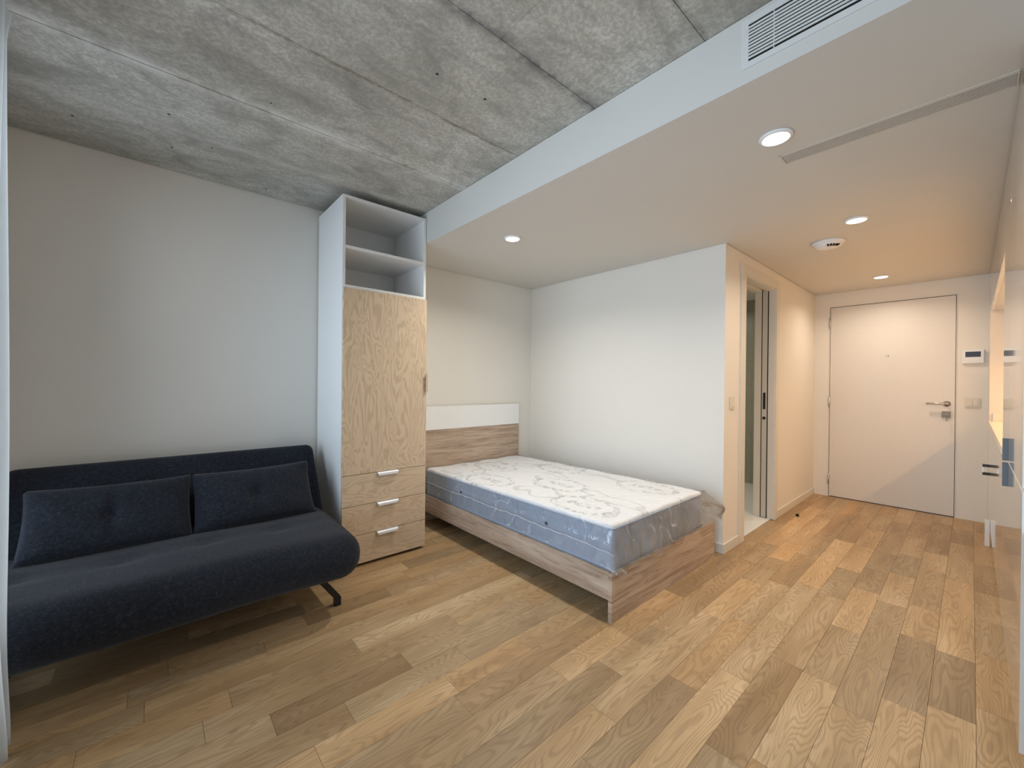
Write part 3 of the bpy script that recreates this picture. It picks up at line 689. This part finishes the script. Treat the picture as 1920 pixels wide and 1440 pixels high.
def lumbar(label, x0, x1, tilt, creases):
    e = empty('lumbar_cushion', ((x0+x1)/2, 2.66, 0.42), label, 'cushion', 'cushions on the sofa bed')
    bm = bmesh.new(); n, m = 44, 26; W2 = (x1-x0)/2; H2 = 0.168
    dv = Vector((0, 0.19, 0.28)).normalized(); nv = Vector((0, -dv.z, dv.y)); c = Vector(((x0+x1)/2, 2.688, 0.553))
    for sgn in (1, -1):
        P = []
        for j in range(m+1):
            row = []
            for i in range(n+1):
                u = 2*i/n-1; v = 2*j/m-1
                th = 0.062*((1-u**4)*(1-v**4))**0.55
                if sgn > 0:
                    th -= 0.007*math.exp(-(u/0.05)**2)*(1-v*v) + 0.018*math.exp(-((u/0.12)**2 + ((v+0.05)/0.22)**2))
                    th += 0.004*math.sin(u*9+v*6)*(1-u*u)*(1-v*v)
                    th = max(th, 0.001)
                uu = u*(1-0.035*(1-v*v)); vv = v*(1-0.07*(1-u*u)*(1 if v > 0 else 0.3))
                p = c + Vector((1, 0, 0))*(uu*W2) + dv*(vv*H2) + nv*(th*sgn if abs(u) < 1 and abs(v) < 1 else 0.0)
                p.z += tilt*u
                row.append(p)
            P.append(row)
        grid(bm, P)
    bmesh.ops.remove_doubles(bm, verts=bm.verts, dist=0.0005)
    link('pad', bm, M['sofa'], e, True)
lumbar('charcoal lumbar cushion at the curtain end of the sofa bed', -0.437, 0.150, -0.004, 1)
lumbar('charcoal lumbar cushion at the wardrobe end of the sofa bed', 0.150, 0.728, 0.004, 1)

# ================================================================== CURTAIN
cu = empty('curtain', (-0.42, 1.7, 0.0), 'white full-length curtain at the left edge beside the sofa bed', 'curtain')
bm = bmesh.new(); P = []
nz = 60
for j in range(nz+1):
    z = 0.015 + (ZC-0.035-0.015)*j/nz; row = []
    for i in range(121):
        s = i/120; y = 1.785 + s*0.265
        amp = 0.032
        x = -0.388 + amp*math.sin(s*2*math.pi*3.25 - 0.1) + 0.006*math.sin(z*2.1+s*12)
        x += 0.016*math.exp(-(z/0.25)**2)
        if s > 0.9: x += 0.012*math.exp(-((z-2.35)/0.03)**2) - 0.02*max(0, (z-2.385)/0.05)
        row.append((x, y + 0.004*math.sin(z*3), z))
    P.append(row)
grid(bm, P)
bmesh.ops.solidify(bm, geom=bm.faces[:], thickness=0.003)
link('cloth', bm, M['curtain'], cu, True)
box('track', -0.445, -0.405, -0.5, 2.09, ZC-0.018, ZC-0.0005, M['white_lacquer'], cu)

# ================================================================== KITCHEN
kx0, kx1, kx2 = 1.905, 3.030, 5.300
tc = empty('tall_cabinet', ((kx0+kx1)/2, -0.4, 0), 'tall glossy pale kitchen cabinet filling the right edge of the picture', 'cabinet')
box('carcass', kx0, kx1, YR+0.001, YK-0.021, 0.10, ZS-0.004, M['kitchen_side'], tc)
box('plinth', kx0+0.01, kx1-0.0005, YR+0.05, YK-0.06, 0.0005, 0.0998, M['kitchen_side'], tc)
xs = 2.600
for a, b in ((kx0, xs-0.0012), (xs+0.0012, kx1)):
    for z0, z1 in ((0.130, 0.8965), (0.9035, ZS-0.008)):
        d = box('door', a, b, YK-0.020, YK, z0, z1, M['kitchen'], tc, 0.001)
        if a == kx0:
            zz = (0.800, z1) if z1 < 1 else (z0, 0.994)
            boxes('edge_pull', [(xs-0.010, xs-0.002, YK+0.0002, YK+0.015, zz[0], zz[1])], M['handle_grey'], d, 0.0006)
bc = empty('base_cabinet', ((kx1+kx2)/2, -0.4, 0), 'low glossy kitchen base cabinet under the lit worktop niche', 'cabinet')
box('carcass', kx1+0.001, kx2, YR+0.001, YK-0.021, 0.10, 0.868, M['kitchen_side'], bc)
box('plinth', kx1+0.001, kx2, YR+0.05, YK-0.05, 0.0005, 0.0998, M['kitchen'], bc)
for a, b in ((kx1+0.002, 3.63), (3.633, 4.18), (4.183, 4.735), (4.742, kx2-0.006)):
    d = box('door', a, b, YK-0.020, YK, 0.130, 0.862, M['kitchen'], bc, 0.001)
    if a > 4.7:
        box('handle_post', 4.772, 4.790, YK+0.0002, YK+0.040, 0.592, 0.612, M['black_metal'], d, 0.001); box('handle_post', 4.772, 4.790, YK+0.0002, YK+0.040, 0.530, 0.550, M['black_metal'], d, 0.001)
        box('grip', 4.772, 4.790, YK+0.034, YK+0.042, 0.5495, 0.5925, M['steel'], d, 0.001)
box('end_strip', 4.722, 4.738, YK+0.0005, YK+0.026, 0.0005, 0.20, M['white_lacquer'], bc, 0.002)
wt = empty('worktop', ((kx1+kx2)/2, -0.4, 0.87), 'pale stone worktop glowing orange in the kitchen niche', 'worktop')
box('slab', kx1+0.001, kx2-0.001, YR+0.001, YK+0.004, 0.8785, 0.918, M['counter'], wt, 0.002)
box('upstand', kx2-0.016, kx2-0.001, YR+0.02, YK-0.02, 0.9185, 0.985, M['counter'], wt, 0.001)
lathe('sink_rim', [(0.13, 0), (0.135, 0.004), (0.15, 0.004), (0.152, 0.0)], (4.6, -0.36, 0.918), (0, 0, 1), M['steel'], wt, 32)
box('gap_profile', kx0+0.001, kx1-0.001, YK-0.0200, YK-0.002, 0.8975, 0.9025, M['white_lacquer'], tc)
uc = empty('wall_cabinet', ((kx1+kx2)/2, -0.4, 1.85), 'glossy wall cabinet above the lit kitchen niche', 'cabinet')
box('carcass', kx1+0.001, kx2-0.001, YR+0.001, YK-0.021, 1.850, ZS-0.004, M['kitchen_side'], uc)
for a, b in ((kx1+0.002, 3.63), (3.633, 4.18), (4.183, 4.735), (4.738, kx2-0.003)): box('door', a, b, YK-0.020, YK, 1.846, ZS-0.008, M['kitchen'], uc, 0.001)
box('light_shelf', kx1+0.001, kx2-0.001, YR+0.001, YR+0.13, 1.535, 1.555, M['kitchen_side'], uc)
box('led_strip', kx1+0.02, kx2-0.02, YR+0.07, YR+0.085, 1.527, 1.5345, M['led'], uc)
area('niche_led', ((kx1+kx2)/2, YR+0.078, 1.524), (0, 0, 0), kx2-kx1-0.05, 0.015, 16, (1.0, 0.57, 0.25), 170)
box('end_panel', kx2, XE-0.0005, YR+0.001, YK, 0.0005, ZS-0.004, M['door_white'], None)
tag(bpy.data.objects['end_panel'], 'pale tall filler panel closing the kitchen niche beside the entrance door', 'panel')
